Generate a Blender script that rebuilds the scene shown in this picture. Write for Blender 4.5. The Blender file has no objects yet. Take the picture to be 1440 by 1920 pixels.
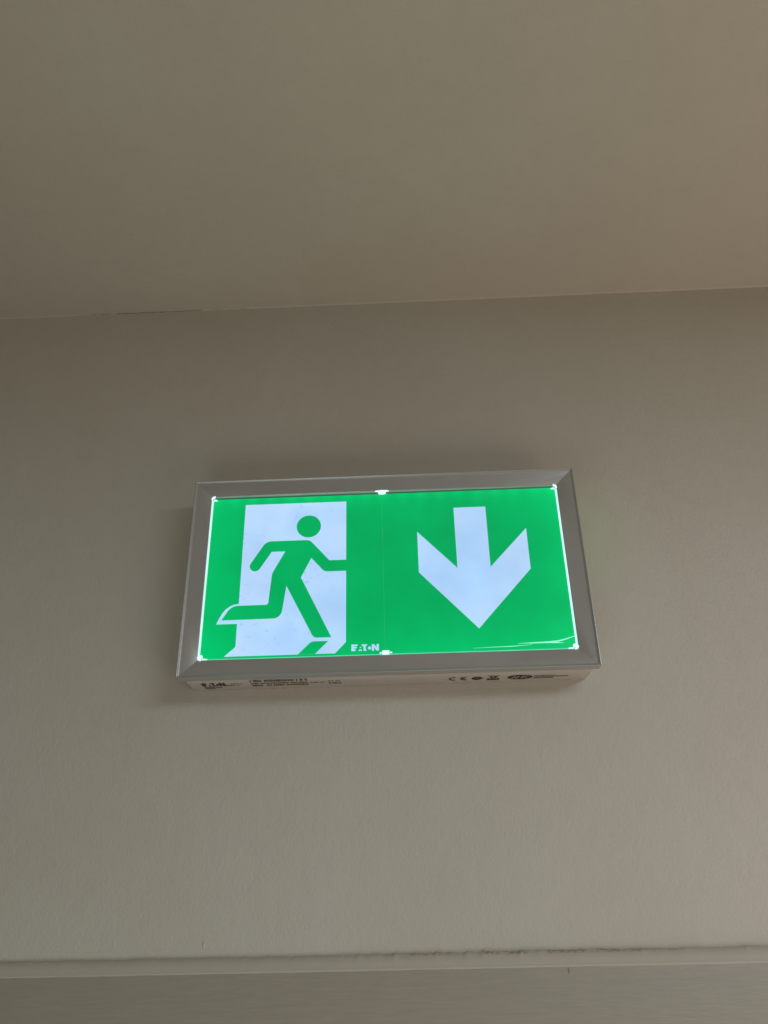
import bpy, bmesh, math, random
from mathutils import Matrix, Vector
from mathutils.geometry import tessellate_polygon
random.seed(7)
S = bpy.context.scene
C = S.collection
R = math.radians

# ------------------------------------------------------------------ camera
cd = bpy.data.cameras.new('camera'); cam = bpy.data.objects.new('camera', cd); C.objects.link(cam); S.camera = cam
CAMLOC = (0.0194, -0.6949, -0.1901); PITCH, YAW, ROLL = 0.4827, 0.0291, 0.0222
right_handed = Matrix.Rotation(YAW, 4, 'Z') @ Matrix.Rotation(PITCH, 4, 'X') @ Matrix.Rotation(ROLL, 4, 'Y') @ Matrix.Rotation(math.pi/2, 4, 'X')
cam.matrix_world = Matrix.Translation(CAMLOC) @ right_handed
cd.sensor_fit = 'VERTICAL'; cd.sensor_height = 36.0; cd.lens = 36.0*1487.7/1920.0
cd.clip_start = 0.01; cd.clip_end = 50

# ------------------------------------------------------------------ world, lamps, exposure
w = bpy.data.worlds.new('World'); S.world = w; w.use_nodes = True
bg = w.node_tree.nodes['Background']
bg.inputs[0].default_value = (1.0, 0.90, 0.67, 1); bg.inputs[1].default_value = 0.105

def lamp(name, loc, target, size, power, col):
    ld = bpy.data.lights.new(name, 'AREA'); ld.shape = 'DISK'; ld.size = size; ld.energy = power; ld.color = col
    o = bpy.data.objects.new(name, ld); C.objects.link(o); o.location = loc
    o.rotation_euler = (Vector(target)-Vector(loc)).to_track_quat('-Z', 'Y').to_euler()
    return o
lamp('ceiling_downlight', (1.1, -1.6, 0.43), (1.1, -1.6, -1.0), 1.20, 29.5, (.89, 1.0, 1.09))
lamp('warm_fill', (0.8, -0.5, -0.65), (0.8, -0.5, 1.0), 1.0, 3.3, (1.24, 1.0, .80))  # unseen fill, added to warm and brighten the ceiling from below
lamp('floor_bounce', (-0.2, -0.62, -0.60), (-0.2, -0.62, 1.0), 0.5, 1.25, (.86, 1.0, .99))
lamp('room_fill', (0.2, -2.2, -0.3), (0.2, 0.0, -0.3), 0.8, 2.1, (1.0, .95, .82))
S.view_settings.view_transform = 'Standard'; S.view_settings.look = 'None'
S.view_settings.exposure = 0.0; S.view_settings.gamma = 1.0
S.render.film_transparent = False

# ------------------------------------------------------------------ materials
def mat(name):
    m = bpy.data.materials.new(name); m.use_nodes = True
    return m, m.node_tree, m.node_tree.nodes['Principled BSDF']
def nd(nt, t, **kw):
    n = nt.nodes.new(t)
    for k, v in kw.items(): setattr(n, k, v)
    return n
def mth(nt, op, a, b=None, c=None, clamp=False):
    n = nt.nodes.new('ShaderNodeMath'); n.operation = op; n.use_clamp = clamp
    for i, x in enumerate((a, b, c)):
        if x is None: continue
        if isinstance(x, (int, float)): n.inputs[i].default_value = x
        else: nt.links.new(x, n.inputs[i])
    return n.outputs[0]
def objcoord(nt, scale=(1, 1, 1)):
    tc = nd(nt, 'ShaderNodeTexCoord'); mp = nd(nt, 'ShaderNodeMapping'); mp.inputs['Scale'].default_value = scale
    nt.links.new(tc.outputs['Object'], mp.inputs['Vector']); return mp.outputs[0]
def noise(nt, vec, scale, detail=3.0, rough=0.5):
    n = nd(nt, 'ShaderNodeTexNoise'); n.inputs['Scale'].default_value = scale
    n.inputs['Detail'].default_value = detail; n.inputs['Roughness'].default_value = rough
    nt.links.new(vec, n.inputs['Vector']); return n.outputs['Fac']
def mixcol(nt, fac, a, b):
    n = nd(nt, 'ShaderNodeMix', data_type='RGBA')
    if isinstance(fac, (int, float)): n.inputs[0].default_value = fac
    else: nt.links.new(fac, n.inputs[0])
    for i, x in ((6, a), (7, b)):
        if isinstance(x, tuple): n.inputs[i].default_value = (*x, 1)
        else: nt.links.new(x, n.inputs[i])
    return n.outputs[2]
def bump(nt, b, h, strength, dist):
    n = nd(nt, 'ShaderNodeBump'); n.inputs['Strength'].default_value = strength; n.inputs['Distance'].default_value = dist
    nt.links.new(h, n.inputs['Height']); nt.links.new(n.outputs[0], b.inputs['Normal'])
def ramp(nt, fac, lo, hi):
    n = nd(nt, 'ShaderNodeMapRange'); n.inputs[1].default_value = lo; n.inputs[2].default_value = hi
    nt.links.new(fac, n.inputs[0]); return n.outputs[0]

def painted(name, c1, c2, grain=450.0, bdist=0.0004, rough=0.62, stretch=(1, 1, 0.75), bs=1.0):
    m, nt, b = mat(name); v = objcoord(nt, stretch)
    big = noise(nt, v, 7.0, 4); mid = noise(nt, v, 60.0, 3)
    c = mixcol(nt, ramp(nt, big, .3, .7), c1, c2)
    c = mixcol(nt, mth(nt, 'MULTIPLY', ramp(nt, mid, .35, .75), .12), c, tuple(x*.8 for x in c1))
    nt.links.new(c, b.inputs['Base Color']); b.inputs['Roughness'].default_value = rough
    fine = noise(nt, v, grain, 3, .55); coarse = noise(nt, v, grain*.35, 2)
    h = mth(nt, 'ADD', fine, mth(nt, 'MULTIPLY', coarse, .8))
    bump(nt, b, h, bs, bdist); return m
M_wall = painted('wall_paint', (.515, .475, .412), (.54, .505, .447))
M_ceil = painted('ceiling_paint', (.525, .472, .40), (.545, .50, .43), bdist=.0003, stretch=(1, 1, 1))
# satin door trim with a fine horizontal grain
m, nt, b = mat('trim_paint'); v = objcoord(nt, (1, 1, 14))
g = noise(nt, v, 55.0, 5, .65); g2 = noise(nt, objcoord(nt, (1, 1, 6)), 160.0, 3)
nt.links.new(mixcol(nt, ramp(nt, g, .3, .75), (.305, .272, .217), (.35, .312, .255)), b.inputs['Base Color'])
b.inputs['Roughness'].default_value = .45; bump(nt, b, mth(nt, 'ADD', g, g2), .5, .0003); M_trim = m
# paint bead between wall and trim, dirty in patches
m, nt, b = mat('bead_paint'); v = objcoord(nt)
n1 = noise(nt, v, 60.0, 4, .6); n2 = noise(nt, v, 420.0, 4)
sx = nd(nt, 'ShaderNodeSeparateXYZ'); nt.links.new(v, sx.inputs[0])
near = mth(nt, 'MULTIPLY', ramp(nt, sx.outputs[2], .0900, .0912), mth(nt, 'MULTIPLY', ramp(nt, sx.outputs[0], -.10, .06), ramp(nt, sx.outputs[0], .26, .17)))
dirt = mth(nt, 'MULTIPLY', mth(nt, 'MULTIPLY', near, ramp(nt, n1, .49, .56)), mth(nt, 'MULTIPLY', ramp(nt, n2, .40, .58), .75))
nt.links.new(mixcol(nt, dirt, (.475, .44, .365), (.27, .19, .115)), b.inputs['Base Color'])
b.inputs['Roughness'].default_value = .6; bump(nt, b, n2, .4, .0004); M_bead = m
# grey silver frame
m, nt, b = mat('frame_plastic'); v = objcoord(nt); g = noise(nt, v, 1500.0, 2); g3 = noise(nt, v, 30.0, 3)
nt.links.new(mixcol(nt, ramp(nt, g3, .3, .7), (.32, .315, .305), (.34, .335, .325)), b.inputs['Base Color'])
b.inputs['Metallic'].default_value = .15; b.inputs['Roughness'].default_value = .38; b.inputs['Coat Weight'].default_value = .75; b.inputs['Coat Roughness'].default_value = .25; b.inputs['Coat IOR'].default_value = 2.1
bump(nt, b, g, .12, .0001); M_frame = m
m, nt, b = mat('housing_plastic'); v = objcoord(nt); g = noise(nt, v, 900.0, 2)
b.inputs['Base Color'].default_value = (.54, .49, .45, 1); b.inputs['Roughness'].default_value = .5; bump(nt, b, g, .1, .0001); M_house = m
def flat(name, col, rough=.6):
    m, nt, b = mat(name); v = objcoord(nt); n = noise(nt, v, 500.0, 2)
    nt.links.new(mixcol(nt, n, col, tuple(x*.8 for x in col)), b.inputs['Base Color']); b.inputs['Roughness'].default_value = rough
    return m
M_ink = flat('black_print', (.02, .018, .016)); M_ink2 = flat('grey_print', (.20, .18, .16)); M_ink3 = flat('dark_grey_print', (.10, .09, .08)); M_lightink = flat('pale_print', (.42, .36, .31))
M_crack = flat('crack', (.33, .25, .19), .9)

def backlit(name, col, strength, base, edge=0.25, dirt=False, col2=None):
    """printed acrylic lit from behind: brighter towards its edges where the LEDs feed it"""
    m, nt, b = mat(name); tc = nd(nt, 'ShaderNodeTexCoord'); sx = nd(nt, 'ShaderNodeSeparateXYZ')
    nt.links.new(tc.outputs['Object'], sx.inputs[0]); X, Z = sx.outputs[0], sx.outputs[2]
    def ex(d, s): return mth(nt, 'EXPONENT', mth(nt, 'MULTIPLY', d, -1.0/s))
    top = mth(nt, 'MULTIPLY', ex(mth(nt, 'SUBTRACT', .1736, Z), .0075), 1.35); bot = ex(mth(nt, 'SUBTRACT', Z, .0168), .022)
    side = ex(mth(nt, 'SUBTRACT', .161, mth(nt, 'ABSOLUTE', X)), .028)
    spots = mth(nt, 'MULTIPLY_ADD', mth(nt, 'COSINE', mth(nt, 'MULTIPLY', X, 2*math.pi/.0176)), .22, 1.0)
    e = mth(nt, 'MULTIPLY', top, spots)
    e = mth(nt, 'ADD', e, mth(nt, 'MULTIPLY', bot, .7)); e = mth(nt, 'ADD', e, mth(nt, 'MULTIPLY', side, .8))
    lum = mth(nt, 'MULTIPLY_ADD', e, edge, 1.0)
    mott = noise(nt, tc.outputs['Object'], 22.0, 3)
    lum = mth(nt, 'MULTIPLY', lum, mth(nt, 'MULTIPLY_ADD', mott, .40, .80))
    if dirt:
        mp = nd(nt, 'ShaderNodeMapping'); mp.inputs['Scale'].default_value = (1, 1, 1.6); nt.links.new(tc.outputs['Object'], mp.inputs[0])
        d1 = ramp(nt, noise(nt, mp.outputs[0], 190.0, 5, .7), .58, .72); d2 = mth(nt, 'MULTIPLY', ramp(nt, noise(nt, tc.outputs['Object'], 24.0, 2), .42, .56), ramp(nt, X, -.02, -.07))
        lum = mth(nt, 'MULTIPLY', lum, mth(nt, 'SUBTRACT', 1.0, mth(nt, 'MULTIPLY', mth(nt, 'MULTIPLY', d1, d2), .30)))
    nt.links.new(mth(nt, 'MULTIPLY', lum, strength), b.inputs['Emission Strength'])
    if col2: nt.links.new(mixcol(nt, ramp(nt, noise(nt, tc.outputs['Object'], 15.0, 2), .38, .62), col, col2), b.inputs['Emission Color'])
    else: b.inputs['Emission Color'].default_value = (*col, 1)
    b.inputs['Base Color'].default_value = (*base, 1)
    b.inputs['Roughness'].default_value = .14; b.inputs['Specular IOR Level'].default_value = .22
    return m
M_green = backlit('green_film', (0.0, .40, .108), 1.0, (.0, .02, .008), .34)
M_white = backlit('white_film', (.40, .64, .96), 1.0, (.03, .03, .03), .10, True, (.47, .68, .97))
def glow(name, col, strength):
    m, nt, b = mat(name); v = objcoord(nt); n = noise(nt, v, 60.0, 3)
    b.inputs['Emission Color'].default_value = (*col, 1); b.inputs['Base Color'].default_value = (.1, .1, .1, 1)
    nt.links.new(mth(nt, 'MULTIPLY', mth(nt, 'MULTIPLY_ADD', n, .5, .75), strength), b.inputs['Emission Strength']); return m
M_led = glow('bright_guide_edge', (.58, .98, .95), 1.05)
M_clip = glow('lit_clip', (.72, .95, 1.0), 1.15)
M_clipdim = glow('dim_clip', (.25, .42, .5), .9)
M_edge_top = glow('guide_edge_top', (.16, .33, .24), .75)
M_edge_dark = glow('guide_edge_dark', (.0, .09, .04), .8)
M_edge_bot = glow('guide_edge_bottom', (.10, .80, .52), .85)
M_scr = glow('scratch_glint', (.25, .95, .65), 1.1)
M_wallglow = glow('added_wall_glow', (.05, .55, .16), 3.5)
M_seam = glow('seam', (.005, .42, .122), .92)

# ------------------------------------------------------------------ mesh helpers
def obj(name, bm, m, parent=None, smooth=False, angle=40):
    me = bpy.data.meshes.new(name)
    bmesh.ops.recalc_face_normals(bm, faces=bm.faces[:]); bm.to_mesh(me); bm.free()
    me.materials.append(m); o = bpy.data.objects.new(name, me); C.objects.link(o)
    if smooth:
        me.shade_smooth(); me.set_sharp_from_angle(angle=R(angle))
    if parent: o.parent = parent
    return o
def box(bm, x0, x1, y0, y1, z0, z1):
    v = [bm.verts.new((x, y, z)) for x in (x0, x1) for y in (y0, y1) for z in (z0, z1)]
    for f in ((0, 1, 3, 2), (4, 6, 7, 5), (0, 4, 5, 1), (2, 3, 7, 6), (0, 2, 6, 4), (1, 5, 7, 3)): bm.faces.new([v[i] for i in f])
def plate(bm, pts, back, front, axis='y', mm=True):
    """polygon (in mm, x-z for axis y; x-y for axis z) given thickness between back and front"""
    k = .001 if mm else 1.0
    mk = (lambda p, d: (p[0]*k, d, p[1]*k)) if axis == 'y' else (lambda p, d: (p[0]*k, p[1]*k, d))
    a = [bm.verts.new(mk(p, back)) for p in pts]; b = [bm.verts.new(mk(p, front)) for p in pts]; n = len(pts)
    for t in tessellate_polygon([[Vector((p[0], p[1], 0)) for p in pts]]):
        bm.faces.new([a[i] for i in t]); bm.faces.new([b[i] for i in t])
    for i in range(n): bm.faces.new((a[i], a[(i+1) % n], b[(i+1) % n], b[i]))
def circle(cx, cy, r, n=40, rx=None): return [(cx+(rx or r)*math.cos(2*math.pi*i/n), cy+r*math.sin(2*math.pi*i/n)) for i in range(n)]
def arc(cx, cy, r, a0, a1, n=8): return [(cx+r*math.cos(R(a0+(a1-a0)*i/n)), cy+r*math.sin(R(a0+(a1-a0)*i/n))) for i in range(n+1)]
def ringarc(cx, cy, r0, r1, a0, a1, n=16): return arc(cx, cy, r1, a0, a1, n)+arc(cx, cy, r0, a1, a0, n)
def fillet(pts, radii, n=7):
    """round the corners of a polygon; radii: {index: r}"""
    out = []; N = len(pts)
    for i, p in enumerate(pts):
        r = radii.get(i, 0)
        if not r: out.append(p); continue
        P = Vector(p); A = (Vector(pts[i-1])-P); B = (Vector(pts[(i+1) % N])-P); la, lb = A.length, B.length; A.normalize(); B.normalize()
        ang = A.angle(B); d = min(r/math.tan(ang/2), la*.95, lb*.95); r = d*math.tan(ang/2)
        c = P+(A+B).normalized()*(r/math.sin(ang/2)); s = P+A*d-c; e = P+B*d-c
        a0 = math.atan2(s.y, s.x); da = math.atan2(e.y, e.x)-a0
        while da > math.pi: da -= 2*math.pi
        while da < -math.pi: da += 2*math.pi
        out += [(c.x+r*math.cos(a0+da*k/n), c.y+r*math.sin(a0+da*k/n)) for k in range(n+1)]
    return out

# ------------------------------------------------------------------ setting: wall and ceiling
ZC = 0.4449
CV = .0015; ZT0 = ZC+.0006          # the plaster turns the corner in a small cove
bm = bmesh.new(); box(bm, -2.4, 2.4, 0.0, .12, -1.3, ZT0-CV); wall = obj('wall', bm, M_wall); wall['kind'] = 'structure'
bm = bmesh.new()
pc = [(-2.6, ZT0+.1), (-2.6, ZT0), (-CV*1.6, ZT0)]+[(-CV+CV*math.sin(R(90*t/12)), ZT0-CV+CV*math.cos(R(90*t/12))) for t in range(13)]+[(.12, ZT0-CV), (.12, ZT0+.1)]
e = [[bm.verts.new((x, y, z)) for y, z in pc] for x in (-2.4, 2.4)]
for i in range(len(pc)): bm.faces.new((e[0][i], e[0][(i+1) % len(pc)], e[1][(i+1) % len(pc)], e[1][i]))
bm.faces.new(e[0]); bm.faces.new(e[1][::-1])
ceil = obj('ceiling', bm, M_ceil, None, True, 30); ceil['kind'] = 'structure'
wall['label'] = 'beige painted wall with a fine roller texture'; ceil['label'] = 'beige painted ceiling above the wall'
# hairline crack where the paint has opened along the ceiling joint
bm = bmesh.new()
def crack(x0, x1, wmax, gaps=0.0):
    x = x0; yc, zc = -CV+CV*math.sin(R(45)), ZT0-CV+CV*math.cos(R(45)); prev = None; k = 0
    while x < x1:
        t = (x-x0)/(x1-x0); h = wmax*min(1, t*3+.15)*random.uniform(.45, 1.1)
        d = random.gauss(0, .00012)
        if random.random() < gaps: h = .00003
        cur = [bm.verts.new((x, yc-.00035+s*(h/2)+d, zc-.00035-s*(h/2)-d)) for s in (-1, 1)]
        if prev: bm.faces.new((prev[0], cur[0], cur[1], prev[1]))
        prev = cur; x += .004
crack(-.350, -.203, .0007, .1); crack(-.199, -.150, .0002, .6)
obj('hairline_crack', bm, M_crack, wall)
# a flake of lifted ceiling paint
bm = bmesh.new()
for i, (x, y) in enumerate([(-.0790, -.0745), (-.0778, -.0762), (-.0770, -.0785), (-.0769, -.0806)]):
    bmesh.ops.create_uvsphere(bm, u_segments=8, v_segments=6, radius=.0011-.00015*abs(i-1.5), matrix=Matrix.Translation((x, y, ZT0)) @ Matrix.Diagonal((.7, 1.6, .6, 1)))
obj('paint_flake', bm, M_ceil, ceil, True)
# drip of wall paint above the trim
bm = bmesh.new(); bmesh.ops.create_uvsphere(bm, u_segments=10, v_segments=8, radius=.0014, matrix=Matrix.Translation((-.148, 0, -.1995)) @ Matrix.Diagonal((.8, .5, 2.0, 1)))
obj('paint_drip', bm, M_wall, wall, True)

# ------------------------------------------------------------------ door trim along the bottom
tr = bpy.data.objects.new('door_trim', None); C.objects.link(tr); tr.location = (0, 0, -.30)
tr['label'] = 'dull beige wooden door trim running along the foot of the wall below the sign'; tr['category'] = 'door trim'
def zz(z): return z+.30
bm = bmesh.new()
prof = [(-.001, -.40), (-.0085, -.40), (-.0095, -.399), (-.0095, -.2182), (-.0092, -.2174), (-.0086, -.2168), (-.001, -.2162)]
N = 120
rows = [[bm.verts.new((-1.2+2.4*i/N, y, zz(z))) for y, z in prof] for i in range(N+1)]
for i in range(N):
    for k in range(len(prof)): bm.faces.new((rows[i][k], rows[i+1][k], rows[i+1][(k+1) % len(prof)], rows[i][(k+1) % len(prof)]))
bm.faces.new(rows[0]); bm.faces.new(rows[-1][::-1])
obj('face_board', bm, M_trim, tr, True, 30)
# the filler bead: a shallow strip sloping from trim to wall with a ragged brushed upper edge
bm = bmesh.new(); N = 900; prev = None
rg = 0.0; lump = 0.0
for i in range(N+1):
    x = -.75+1.5*i/N
    rg = rg*.9+random.gauss(0, .00008)
    rough = 1.4 if -.04 < x < .22 else .5
    lump = lump*.45+(abs(random.gauss(0, .0006))*rough if random.random() < .14 else 0)
    zt = -.2081+rg+.0002*math.sin(x*9)+lump*.5
    zb = -.2162
    ring = [(-.0094, -.2186+rg*.5), (-.0098, -.2181+rg*.5), (-.0096, -.2173), (-.0091, -.2166), (-.0086, zb+.0004), (-.0078, zb+.0028), (-.0054, zt-.0022), (-.0040-lump*.4, zt-.0010), (-.0028-lump*.6, zt-.0004), (-.0014-lump*.6, zt+.0001), (.0004, zt+.0005)]
    cur = [bm.verts.new((x, y, zz(z))) for y, z in ring]
    if prev:
        for k in range(len(ring)-1): bm.faces.new((prev[k], cur[k], cur[k+1], prev[k+1]))
    prev = cur
obj('filler_bead', bm, M_bead, tr, True, 70)
bm = bmesh.new(); box(bm, .1288, .1295, -.0098, -.0094, zz(-.2225), zz(-.2192)); obj('nick', bm, M_ink2, tr)

# ------------------------------------------------------------------ the exit sign
sign = bpy.data.objects.new('exit_sign', None); C.objects.link(sign)
sign['label'] = 'lit green exit sign with running figure and down arrow, grey frame, on the wall'; sign['category'] = 'exit sign'
HX, HT = .180, .193; YF = -.0419; YP = -.0381; YB = -.0335
# housing (white box behind the frame), bottom open to view
bm = bmesh.new()
def rrect(x, z0, z1, r, n=5):
    return arc(x-r, z1-r, r, 0, 90, n)+arc(-x+r, z1-r, r, 90, 180, n)+arc(-x+r, z0+r, r, 180, 270, n)+arc(x-r, z0+r, r, 270, 360, n)
def loft(bm, loops):
    L = [[bm.verts.new((x, y, z)) for x, z in pts] for y, pts in loops]
    n = len(L[0])
    for a, c in zip(L, L[1:]):
        for i in range(n): bm.faces.new((a[i], a[(i+1) % n], c[(i+1) % n], c[i]))
    bm.faces.new(L[0]); bm.faces.new(L[-1])
hx = HX-.0048
loft(bm, [(0.0, rrect(hx-.0006, .0012, HT-.005, .0025)), (-.0012, rrect(hx, .0004, HT-.0045, .003)), (-.0265, rrect(hx, .0, HT-.0045, .003)),
          (-.0275, rrect(hx-.0005, .0007, HT-.005, .003)), (-.0282, rrect(hx-.0016, .0022, HT-.0066, .003)), (YB+.0002, rrect(hx-.0016, .0022, HT-.0066, .003))])
house = obj('housing', bm, M_house, sign, True, 35)

# frame: four mitred rails with an inward slope and a raised, rounded outer lip
MX, MZ = .0169, .0165
# (u across the rail as a fraction of its width, y)
prof = [(.30, YB), (.0, YB), (.0, YF+.0016), (.012, YF+.0006), (.03, YF+.00012), (.05, YF), (.062, YF+.00003), (.074, YF+.00016), (.080, YF+.00024), (.150, YF+.00122), (.158, YF+.00130), (.172, YF+.00140), (.20, YF+.00148), (.97, YP-.0006), (1.0, YP-.0002), (1.0, YP+.0022)]
CR = .0022
def framepath(u):
    """loops of 4 sides, each side from mid-corner to mid-corner, at rail fraction u"""
    dx, dz = u*MX, u*MZ; x = HX-dx; z0, z1 = dz, HT-dz; r = max(CR-u*MX, .00005)
    cs = [(x-r, z1-r, 0), (-x+r, z1-r, 90), (-x+r, z0+r, 180), (x-r, z0+r, 270)]
    sides = []
    for k in range(4):
        a, b2 = cs[k], cs[(k+1) % 4]
        sides.append(arc(a[0], a[1], r, a[2]+45, a[2]+90, 4)+[(a[0]*(1-t)+b2[0]*t, (z1 if k == 0 else z0 if k == 2 else a[1]*(1-t)+b2[1]*t)) if k in (0, 2) else (-x if k == 1 else x, a[1]*(1-t)+b2[1]*t) for t in (.25, .5, .75)]+arc(b2[0], b2[1], r, b2[2], b2[2]+45, 4))
    return sides
paths = [framepath(u) for u, y in prof]
for k in range(4):
    bm = bmesh.new()
    L = [[bm.verts.new((x, prof[j][1], z)) for x, z in paths[j][k]] for j in range(len(prof))]
    n = len(L[0])
    for j in range(len(prof)):
        a, c = L[j], L[(j+1) % len(prof)]
        for i in range(n-1): bm.faces.new((a[i], a[i+1], c[i+1], c[i]))
    bm.faces.new([l[0] for l in L]); bm.faces.new([l[-1] for l in L])
    obj('frame_rail', bm, M_frame, sign, True, 30)

# light-guide panel halves (mm coordinates from here)
T = .0003
bm = bmesh.new(); plate(bm, [(-161.15, 17.3), (-1.62, 17.3), (-1.62, 173.5), (-161.15, 173.5)], YP+.004, YP); pl = obj('pictogram_panel', bm, M_green, sign)
bm = bmesh.new(); plate(bm, [(-1.38, 17.3), (161.15, 17.3), (161.15, 173.5), (-1.38, 173.5)], YP+.004, YP); pr = obj('pictogram_panel', bm, M_green, sign)
bm = bmesh.new(); plate(bm, [(-1.62, 17.3), (-1.38, 17.3), (-1.38, 173.5), (-1.62, 173.5)], YP+.004, YP+.0003)
for z in (136.5, 38.4): plate(bm, circle(-1.5, z, .45, 10), YP+.002, YP-.0003)
obj('seam', bm, M_seam, sign)
# doorway with the swept foot outline
door = [(-130.3, 166.7), (-35.1, 166.7), (-35.1, 29.1), (-44.4, 19.2), (-140.1, 19.2), (-130.8, 27.6), (-130.8, 48.7), (-149.2, 48.7)]
door += [(-149.2+15.6*math.sin(t)**1.0*1.0*(1-math.cos(t))**0 + 3.0*0, 48.7+18.5*(1-math.cos(t))*0) for t in ()]
door += [(-147.0, 54.0), (-144.6, 58.7), (-141.7, 62.4), (-138.2, 65.0), (-134.4, 66.6), (-130.4, 67.3)]
bm = bmesh.new(); plate(bm, door, YP+.0005, YP-T); obj('doorway', bm, M_white, pl)
bm = bmesh.new(); plate(bm, fillet([(-76.3, 19.2), (-65.0, 30.3), (-50.4, 30.3), (-61.5, 19.2)], {1: 5}), YP+.0005, YP-2*T); obj('floor_shadow', bm, M_green, pl)
body = [(-108.5, 127.6), (-68.6, 127.6), (-50.3, 106.5), (-34.9, 106.5), (-34.9, 95.7), (-54.8, 95.7), (-66.8, 109.5), (-75.8, 90.6), (-47.7, 33.6), (-63.2, 33.6),
        (-88.6, 82.9), (-92.4, 52.4), (-144.9, 52.1), (-137.0, 65.3), (-104.3, 65.4), (-102.0, 95.5), (-90.8, 117.0), (-103.3, 117.0), (-115.0, 98.6), (-125.0, 103.2)]
fb = fillet(body, {0: 9, 1: 7, 5: 6, 9: 5, 11: 8, 13: 11, 14: 2.2, 15: 14})
# round hand of the trailing arm
k = len(fb)-2
hand = [(-113.9, 99.9), (-115.4, 98.6), (-117.5, 98.0), (-119.6, 98.4), (-121.6, 99.8), (-122.7, 101.8), (-122.8, 103.9), (-122.0, 105.9)]
fb = fb[:k]+hand
fig = bmesh.new(); plate(fig, fb, YP+.0004, YP-2*T-.0001); plate(fig, circle(-69.85, 141.7, 11.3, 64), YP+.0004, YP-2*T-.0001)
obj('running_figure', fig, M_green, pl)
bm = bmesh.new()
for p in ([(-30.3, 26.4), (-24.8, 26.4), (-25.5, 25.0), (-28.3, 25.0), (-28.3, 24.3), (-25.6, 24.3), (-26.1, 23.0), (-28.3, 23.0), (-28.3, 22.2), (-26.6, 22.2), (-27.1, 20.7), (-30.3, 20.7)],
          [(-22.5, 24.4), (-21.8, 23.2), (-23.2, 23.2)], [(-23.7, 21.7), (-21.6, 21.8), (-21.4, 20.7), (-24.1, 20.7)],
          [(-21.6, 26.3), (-16.7, 26.3), (-17.6, 24.7), (-18.1, 24.7), (-18.1, 22.5), (-17.2, 20.7), (-19.9, 20.7), (-19.9, 24.7), (-20.9, 24.7)],
          [(-12.8, 26.2), (-10.7, 26.2), (-8.7, 23.4), (-8.7, 26.2), (-6.7, 26.2), (-6.7, 20.6), (-8.7, 20.6), (-10.8, 23.4), (-10.8, 20.6), (-12.8, 20.6)], circle(-14.7, 22.95, 1.35, 20)):
    plate(bm, p, YP+.0005, YP-T)
obj('maker_lettering', bm, M_white, pl)
bm = bmesh.new(); plate(bm, [(65.2, 156.0), (94.8, 156.0), (94.8, 94.8), (130.3, 132.3), (130.3, 91.9), (80.3, 37.5), (30.4, 91.9), (30.4, 132.3), (65.2, 94.8)], YP+.0005, YP-T); obj('down_arrow', bm, M_white, pr)
# scratch reflections, lower right: their shine is put in as emission
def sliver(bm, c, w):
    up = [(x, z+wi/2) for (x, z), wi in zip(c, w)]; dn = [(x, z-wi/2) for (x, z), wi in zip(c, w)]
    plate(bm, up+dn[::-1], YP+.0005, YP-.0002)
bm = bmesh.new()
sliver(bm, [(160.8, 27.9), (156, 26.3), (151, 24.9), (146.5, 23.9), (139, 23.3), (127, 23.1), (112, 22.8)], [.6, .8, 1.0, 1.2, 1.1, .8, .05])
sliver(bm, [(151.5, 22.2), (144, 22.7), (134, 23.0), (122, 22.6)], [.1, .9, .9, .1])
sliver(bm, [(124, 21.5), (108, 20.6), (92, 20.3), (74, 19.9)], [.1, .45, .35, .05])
obj('scratch_glint', bm, M_scr, pr)

# bare edges of the acrylic guide
def strip(name, pts, m, front=YP-.0002):
    bm = bmesh.new(); plate(bm, pts, YP+.003, front); return obj(name, bm, m, sign)
strip('guide_edge', [(-163.0, 18.5), (-161.2, 18.5), (-161.2, 172.6), (-163.0, 172.6)], M_led)
strip('guide_edge', [(161.2, 18.5), (163.0, 18.5), (163.0, 172.6), (161.2, 172.6)], M_led)
strip('guide_edge', [(-163, 175.6), (163, 175.6), (163, 176.45), (-163, 176.45)], M_edge_top)
strip('guide_gap', [(-163, 173.55), (163, 173.55), (163, 175.55), (-163, 175.55)], M_edge_dark, YP+.0006)
strip('guide_edge', [(-163, 16.55), (163, 16.55), (163, 17.25), (-163, 17.25)], M_edge_bot)
bm = bmesh.new(); box(bm, hx-.0017, hx-.0004, -.0332, -.0290, .095, .178); obj('added_glow_strip', bm, M_wallglow, sign)  # unseen glowing strip, added to throw a green tint on the wall
# corner clips and middle clips
for sx in (-1, 1):
    for sz in (-1, 1):
        bm = bmesh.new(); cx, cz = sx*160.3, (174.0 if sz > 0 else 19.0)
        a = {(1, 1): -10, (-1, 1): 80, (-1, -1): 170, (1, -1): 260}[(sx, sz)]
        plate(bm, ringarc(cx, cz, 1.55, 3.0, a, a+110, 12), YP+.002, YP-.0010)
        if sz > 0: plate(bm, [(cx-sx*3.0, cz-1.9), (cx+sx*.6, cz-1.9), (cx+sx*.6, cz-.8), (cx-sx*2.4, cz-.8)], YP+.002, YP-.0008)
        else:
            plate(bm, circle(cx-sx*.1, cz+.4, 1.6, 14), YP+.002, YP-.0009)
            plate(bm, [(cx-sx*6.0, cz-2.2), (cx-sx*1.4, cz-2.3), (cx-sx*1.4, cz-1.1), (cx-sx*5.6, cz-1.5)], YP+.002, YP-.0008)
        c = obj('corner_clip', bm, M_clip, sign)
        bm = bmesh.new(); plate(bm, circle(cx, cz, 1.1, 14), YP+.002, YP-.0004); obj('pin', bm, M_clipdim, c)
bm = bmesh.new(); plate(bm, circle(-1.3, 176.3, .85, 28, 6.6), YP+.002, YP-.0012)
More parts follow.
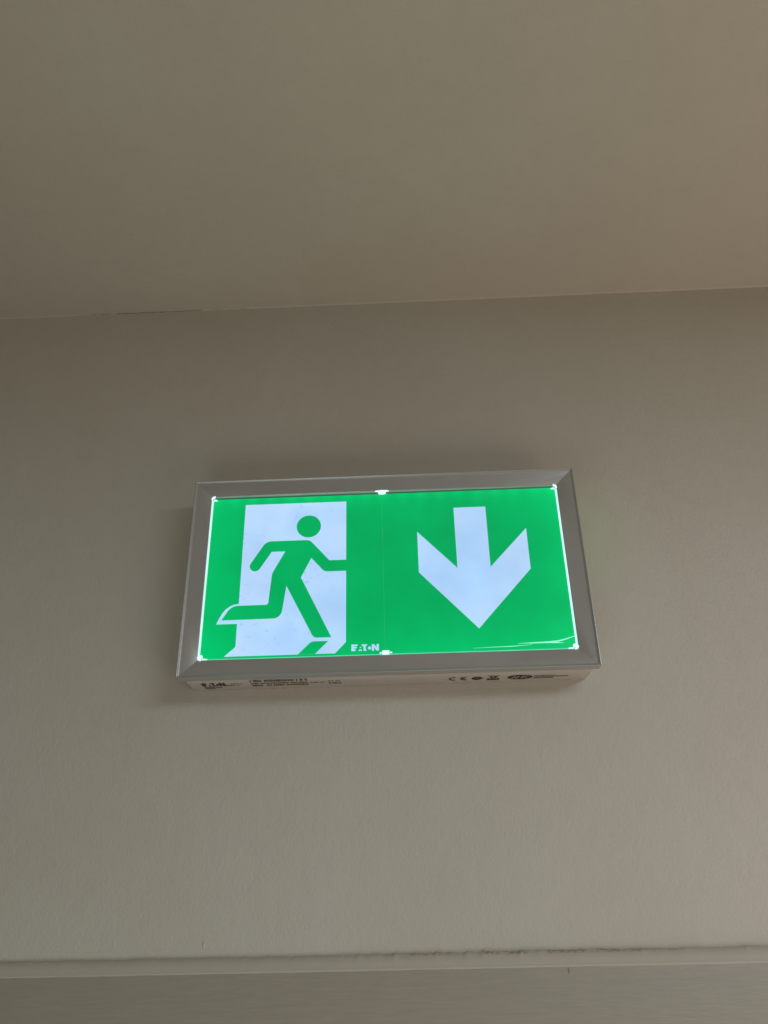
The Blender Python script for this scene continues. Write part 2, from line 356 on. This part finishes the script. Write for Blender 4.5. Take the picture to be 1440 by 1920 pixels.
plate(bm, [(-4.9, 174.7), (2.3, 174.7), (2.3, 173.9), (1.2, 173.9), (1.2, 173.0), (-3.8, 173.0), (-3.8, 173.9), (-4.9, 173.9)], YP+.002, YP-.0009); obj('middle_clip', bm, M_clip, sign)
bm = bmesh.new(); plate(bm, [(-3.9, 16.7), (2.2, 16.7), (2.2, 20.1), (-3.9, 20.1)], YP+.002, YP-.0010)
plate(bm, [(-6.0, 17.6), (-4.4, 17.6), (-4.4, 18.6), (-6.0, 18.6)], YP+.002, YP-.0006); plate(bm, [(2.8, 17.9), (4.6, 17.9), (4.6, 18.9), (2.8, 18.9)], YP+.002, YP-.0006); obj('middle_clip', bm, M_clip, sign)

# print on the underside of the housing (x right, y out from the wall; read from below)
ZT = -.00012
def ink(bm, pts, d=0.0): plate(bm, pts, .0003, ZT-d, 'z')
def letters(bm, x0, x1, yt, yb, shapes):
    for p in shapes: ink(bm, [(x0+(x1-x0)*a, yb+(yt-yb)*b2) for a, b2 in p])
W = [[(0, 1), (.235, 1), (.205, .76), (.09, .76), (.09, .63), (.2, .63), (.18, .4), (.09, .4), (.09, .26), (.16, .26), (.135, 0), (0, 0)],
     [(.33, .66), (.36, .44), (.3, .44)], [(.28, .18), (.37, .2), (.38, 0), (.265, 0)],
     [(.37, 1), (.58, 1), (.54, .72), (.52, .72), (.52, .33), (.555, 0), (.44, 0), (.44, .72), (.4, .72)],
     [(.74, 1), (.83, 1), (.915, .5), (.915, 1), (1, 1), (1, 0), (.915, 0), (.825, .5), (.825, 0), (.74, 0)], circle(.66, .4, .25, 14, .057)]
bm = bmesh.new(); letters(bm, -162.0, -141.5, -25.5, -16.0, W); obj('maker_lettering', bm, M_ink, house)
# illegible small print: rows of tiny strokes
def rows_of_print(bm, x0, x1, y0, y1, n, stroke=1.0, space=.12):
    for r in range(n):
        yc = y0+(y1-y0)*(r+.5)/n; h = (y1-y0)/n*.34; x = x0
        while x < x1:
            wd = random.uniform(.5, 1.3)*stroke
            if random.random() > space: ink(bm, [(x, yc-h), (min(x+wd, x1), yc-h*random.uniform(.5, 1)), (min(x+wd, x1), yc+h*random.uniform(.3, 1)), (x, yc+h)])
            x += wd+random.uniform(.25, .6)*stroke
bm = bmesh.new()
rows_of_print(bm, -119, -69.5, -29.5, -10.5, 3, 1.1, .1); rows_of_print(bm, -67.5, -53.4, -20.5, -16.5, 1, .8, .1)
rows_of_print(bm, -51.5, -41.5, -23.5, -19.5, 1, .9, .1)
for q in ([(-51.5, -18.5), (-50.6, -18.5), (-50.6, -11.5), (-51.5, -11.5)], [(-42.2, -18.5), (-41.3, -18.5), (-41.3, -11.5), (-42.2, -11.5)]): ink(bm, q)
rows_of_print(bm, -49.5, -43.2, -17.5, -11.5, 1, .9, .05)
obj('small_print', bm, M_ink3, house)
bm = bmesh.new()
rows_of_print(bm, -136.5, -126, -23.0, -19.5, 1, .8, .1); rows_of_print(bm, -152, -129.6, -18.5, -14.5, 1, .8, .1)
rows_of_print(bm, -161.5, -152.5, -14.2, -6.5, 4, .7, 0.0); rows_of_print(bm, -152, -146.0, -13.0, -8.5, 1, .7, .05)
obj('small_print', bm, M_ink2, house); bm = bmesh.new()
rows_of_print(bm, 126.5, 143.5, -20.5, -9.0, 3, .8, .05); rows_of_print(bm, 143.5, 156, -17.5, -13.5, 1, .8, .05)
obj('small_print', bm, M_ink2, house)
bm = bmesh.new(); yc = -16.0
ink(bm, ringarc(57.6, yc, 3.6, 4.9, 80, 280, 14)); ink(bm, ringarc(67.4, yc, 3.6, 4.9, 80, 280, 14)); ink(bm, [(63.4, yc-.7), (66.8, yc-.7), (66.8, yc+.7), (63.4, yc+.7)])
obj('conformity_mark', bm, M_ink, house)
bm = bmesh.new(); ink(bm, ringarc(77, -15.5, 1.9, 4.6, 20, 330, 20)); ink(bm, [(78.5, -16.8), (82.6, -15.9), (82.6, -14.6), (78.5, -14.2)]); ink(bm, [(75.8, -16.4), (78, -15.0), (75.8, -14.2)]); obj('approval_mark', bm, M_ink, house)
def line(bm, a, b2, wd):
    d = (Vector(b2)-Vector(a)).normalized(); n = Vector((-d.y, d.x))*wd/2
    ink(bm, [tuple(Vector(a)+n), tuple(Vector(b2)+n), tuple(Vector(b2)-n), tuple(Vector(a)-n)])
bm = bmesh.new()
for a, c in (((88.5, -21.8), (89.6, -13.8)), ((89.6, -13.8), (92.8, -13.8)), ((92.8, -13.8), (93.9, -21.8)), ((87.4, -21.8), (95.2, -21.8)), ((86.2, -22.8), (96.4, -13.0)), ((86.2, -13.0), (96.4, -22.8))): line(bm, a, c, .75)
ink(bm, [(85.8, -11.6), (96.6, -11.6), (96.6, -9.2), (85.8, -9.2)]); obj('waste_bin_mark', bm, M_ink, house)
bm = bmesh.new(); ink(bm, circle(114.3, -15.4, 6.6, 36, 10.9)); ov = obj('approval_mark', bm, M_ink, house)
bm = bmesh.new()
for a, c in (((107.5, -12.2), (109.3, -18.8)), ((109.3, -18.8), (111.3, -12.2)), ((111.3, -12.2), (113.0, -18.8)), ((115.3, -12.2), (117.0, -18.8)), ((117.0, -18.6), (121.3, -18.6)), ((116.2, -15.6), (120.0, -15.6))):
    d = (Vector(c)-Vector(a)).normalized(); n = Vector((-d.y, d.x))*.7
    ink(bm, [tuple(Vector(a)+n), tuple(Vector(c)+n), tuple(Vector(c)-n), tuple(Vector(a)-n)], .00012)
obj('approval_lettering', bm, M_lightink, house)
